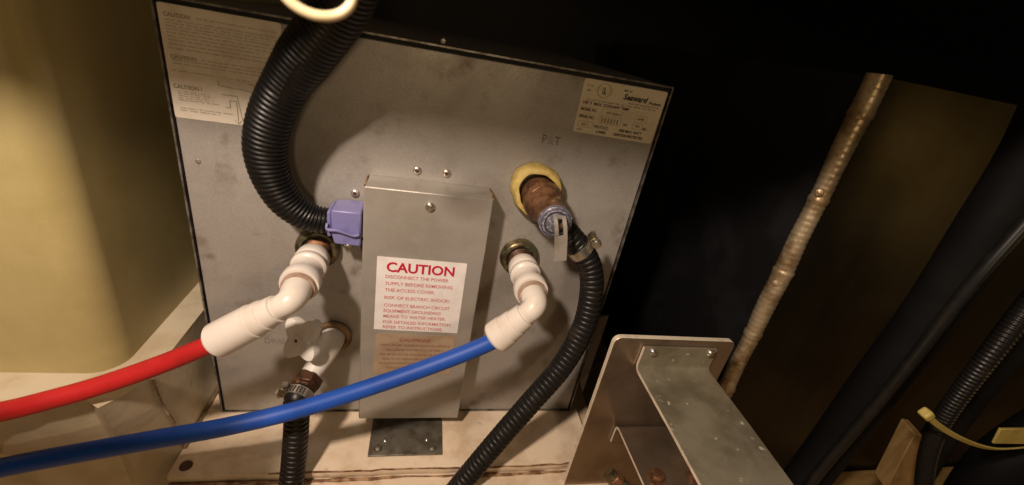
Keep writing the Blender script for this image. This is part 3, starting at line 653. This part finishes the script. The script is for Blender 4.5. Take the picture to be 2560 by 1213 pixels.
# ================================================================== welded tank and black hoses, right
TX, TY, TZ = 0.3735, -0.03, 0.4395
tk = thing('metal_tank', (0.6, 0.2, -0.119), 'dark welded metal tank with a bright weld seam down its corner', 'tank')
lean = 0.012
def tc(x, y, z): return (x + lean * (0.44 - z) / 0.36 - 0.006, y, z)
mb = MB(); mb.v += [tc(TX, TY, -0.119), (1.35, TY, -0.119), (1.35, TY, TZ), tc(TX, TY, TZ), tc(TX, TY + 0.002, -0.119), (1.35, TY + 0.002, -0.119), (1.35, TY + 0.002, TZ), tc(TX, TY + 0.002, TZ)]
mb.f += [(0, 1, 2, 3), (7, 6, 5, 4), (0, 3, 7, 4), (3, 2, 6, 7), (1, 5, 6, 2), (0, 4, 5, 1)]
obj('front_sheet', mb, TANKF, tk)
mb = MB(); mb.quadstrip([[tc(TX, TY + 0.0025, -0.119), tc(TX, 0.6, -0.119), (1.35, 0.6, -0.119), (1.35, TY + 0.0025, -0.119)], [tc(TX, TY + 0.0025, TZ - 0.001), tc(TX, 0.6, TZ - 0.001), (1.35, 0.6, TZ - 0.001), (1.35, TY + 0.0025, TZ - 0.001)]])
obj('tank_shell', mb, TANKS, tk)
mb = MB(); n = 340; pts = []; rad = []
for i in range(n + 1):
    z = TZ + 0.002 - (TZ + 0.10) * i / n; pts.append(Vector(tc(TX + 0.0046 + 0.0006 * math.sin(i * 0.11), TY + 0.0042, z)))
    rad.append((0.0094 + 0.0006 * math.sin(i * 0.05 + 1)) * (0.965 + 0.05 * ((i % 4) / 3)) + (0.0009 if i % 53 in (20, 21, 22, 23) else 0))
mb.sweep(pts, rad, 20); obj('weld_bead', mb, WELD, tk, smooth=50)
for z in (0.332, 0.228): obj('weld_spatter', MB().lathe([(0, 0.004), (0.002, 0.0034), (0.003, 0)], tc(TX - 0.004, TY - 0.001, z), (-0.7, -0.7, 0), 12), WELD, tk, smooth=40)

HOSEK = M('smooth_black_rubber', (0.005, 0.005, 0.0055), (0.008, 0.0075, 0.0075), 12, rough=0.6, spec=0.12)
CABLEK = M('black_cable_sheath', (0.008, 0.008, 0.008), (0.014, 0.013, 0.012), 40, rough=0.35, spec=0.4)
def plainhose(name, pts, r, label, cat, mat=HOSEK):
    q = catmull(pts, 0.006); return tag(obj(name, MB().sweep(q, [r] * len(q), 24), mat, None, smooth=60), label, cat)
plainhose('rubber_hose', [(0.4342, -0.1100, 0.4777), (0.4544, -0.1100, 0.4061), (0.4605, -0.1100, 0.3369), (0.4667, -0.1100, 0.2487), (0.4641, -0.1100, 0.1617), (0.4640, -0.1100, 0.0704), (0.4536, -0.1150, -0.0070)], 0.021,
          'thick black rubber hose slanting down across the welded tank', 'hose')
plainhose('black_cable', [(0.4281, -0.1500, 0.4055), (0.4201, -0.1500, 0.3591), (0.4130, -0.1500, 0.3022), (0.4153, -0.1480, 0.2207), (0.4161, -0.1450, 0.1449), (0.4097, -0.1450, 0.0685), (0.4135, -0.1450, 0.0074)], 0.0050,
          'thin black cable running beside the thick rubber hose', 'cable', CABLEK)
plainhose('rubber_hose', [(0.5545, -0.1300, 0.3483), (0.5490, -0.1300, 0.2818), (0.5573, -0.1300, 0.1940), (0.5695, -0.1300, 0.1057), (0.5906, -0.1350, -0.0094)], 0.0145,
          'black rubber hose passing behind the yellowed cable tie', 'hose')
lp = [(0.4647, -0.1650, 0.3830), (0.4465, -0.1700, 0.3220), (0.4376, -0.1750, 0.2652), (0.4413, -0.1750, 0.2159), (0.4498, -0.1750, 0.1750), (0.4713, -0.1750, 0.1315), (0.5058, -0.1800, 0.0701)]
tag(obj('wire_loom', ribbed(MB(), lp, 0.0072, 0.0036, 0.0009, 22), LOOM, None, smooth=70), 'narrow black corrugated loom under the head of the yellowed cable tie', 'loom')
plainhose('rubber_hose', [(0.6775, -0.1600, 0.1932), (0.6379, -0.1600, 0.1413), (0.6206, -0.1600, 0.0847), (0.6422, -0.1600, 0.0035)], 0.024, 'fat black rubber hose bound by the yellowed cable tie', 'hose')

ct = thing('cable_tie', (0.4492, -0.1900, 0.1810), 'yellowed nylon cable tie with long tail around the black hoses', 'cable tie')
q = catmull([(0.3919, -0.1900, 0.2078), (0.4143, -0.1910, 0.1959), (0.4445, -0.1920, 0.1831), (0.4798, -0.1920, 0.1716), (0.5133, -0.1900, 0.1647), (0.5612, -0.1860, 0.1616), (0.6100, -0.1800, 0.1613)], 0.002)
obj('strap', MB().ribbon(q, 0.0046, 0.0014, (0.2, -0.6, 1)), TIE, ct, smooth=40)
obj('head', MB().obox((0.3896, -0.1900, 0.2096), (1, 0, -0.7), (0, 1, 0), (0.7, 0, 1), (0.0085, 0.0075, 0.0075)), TIE, ct, bevel=0.0015)
mb = MB().prism([(0.4774, -0.1940, 0.1955), (0.5562, -0.1900, 0.1900), (0.5789, -0.1900, 0.1684), (0.4850, -0.1940, 0.1775)], (0, 0.002, 0)); obj('flat_tail', mb, TIE, ct, bevel=0.0005)

# plywood pieces at the foot of the tank
mb = MB().box((0.40, -0.20, -0.119), (1.0, -0.034, -0.095)); tag(obj('plywood_board', mb, PLY, None, bevel=0.002), 'bare plywood board lying at the foot of the welded tank', 'board')
mb = MB().prism([(0.5118, -0.1500, 0.0461), (0.5081, -0.1400, 0.1227), (0.5195, -0.1400, 0.1206), (0.5550, -0.1500, 0.0395)], (0.006, 0.02, 0)); tag(obj('wood_cleat', mb, PLY, None, bevel=0.001), 'upright tapered plywood cleat left of the narrow black loom', 'cleat')
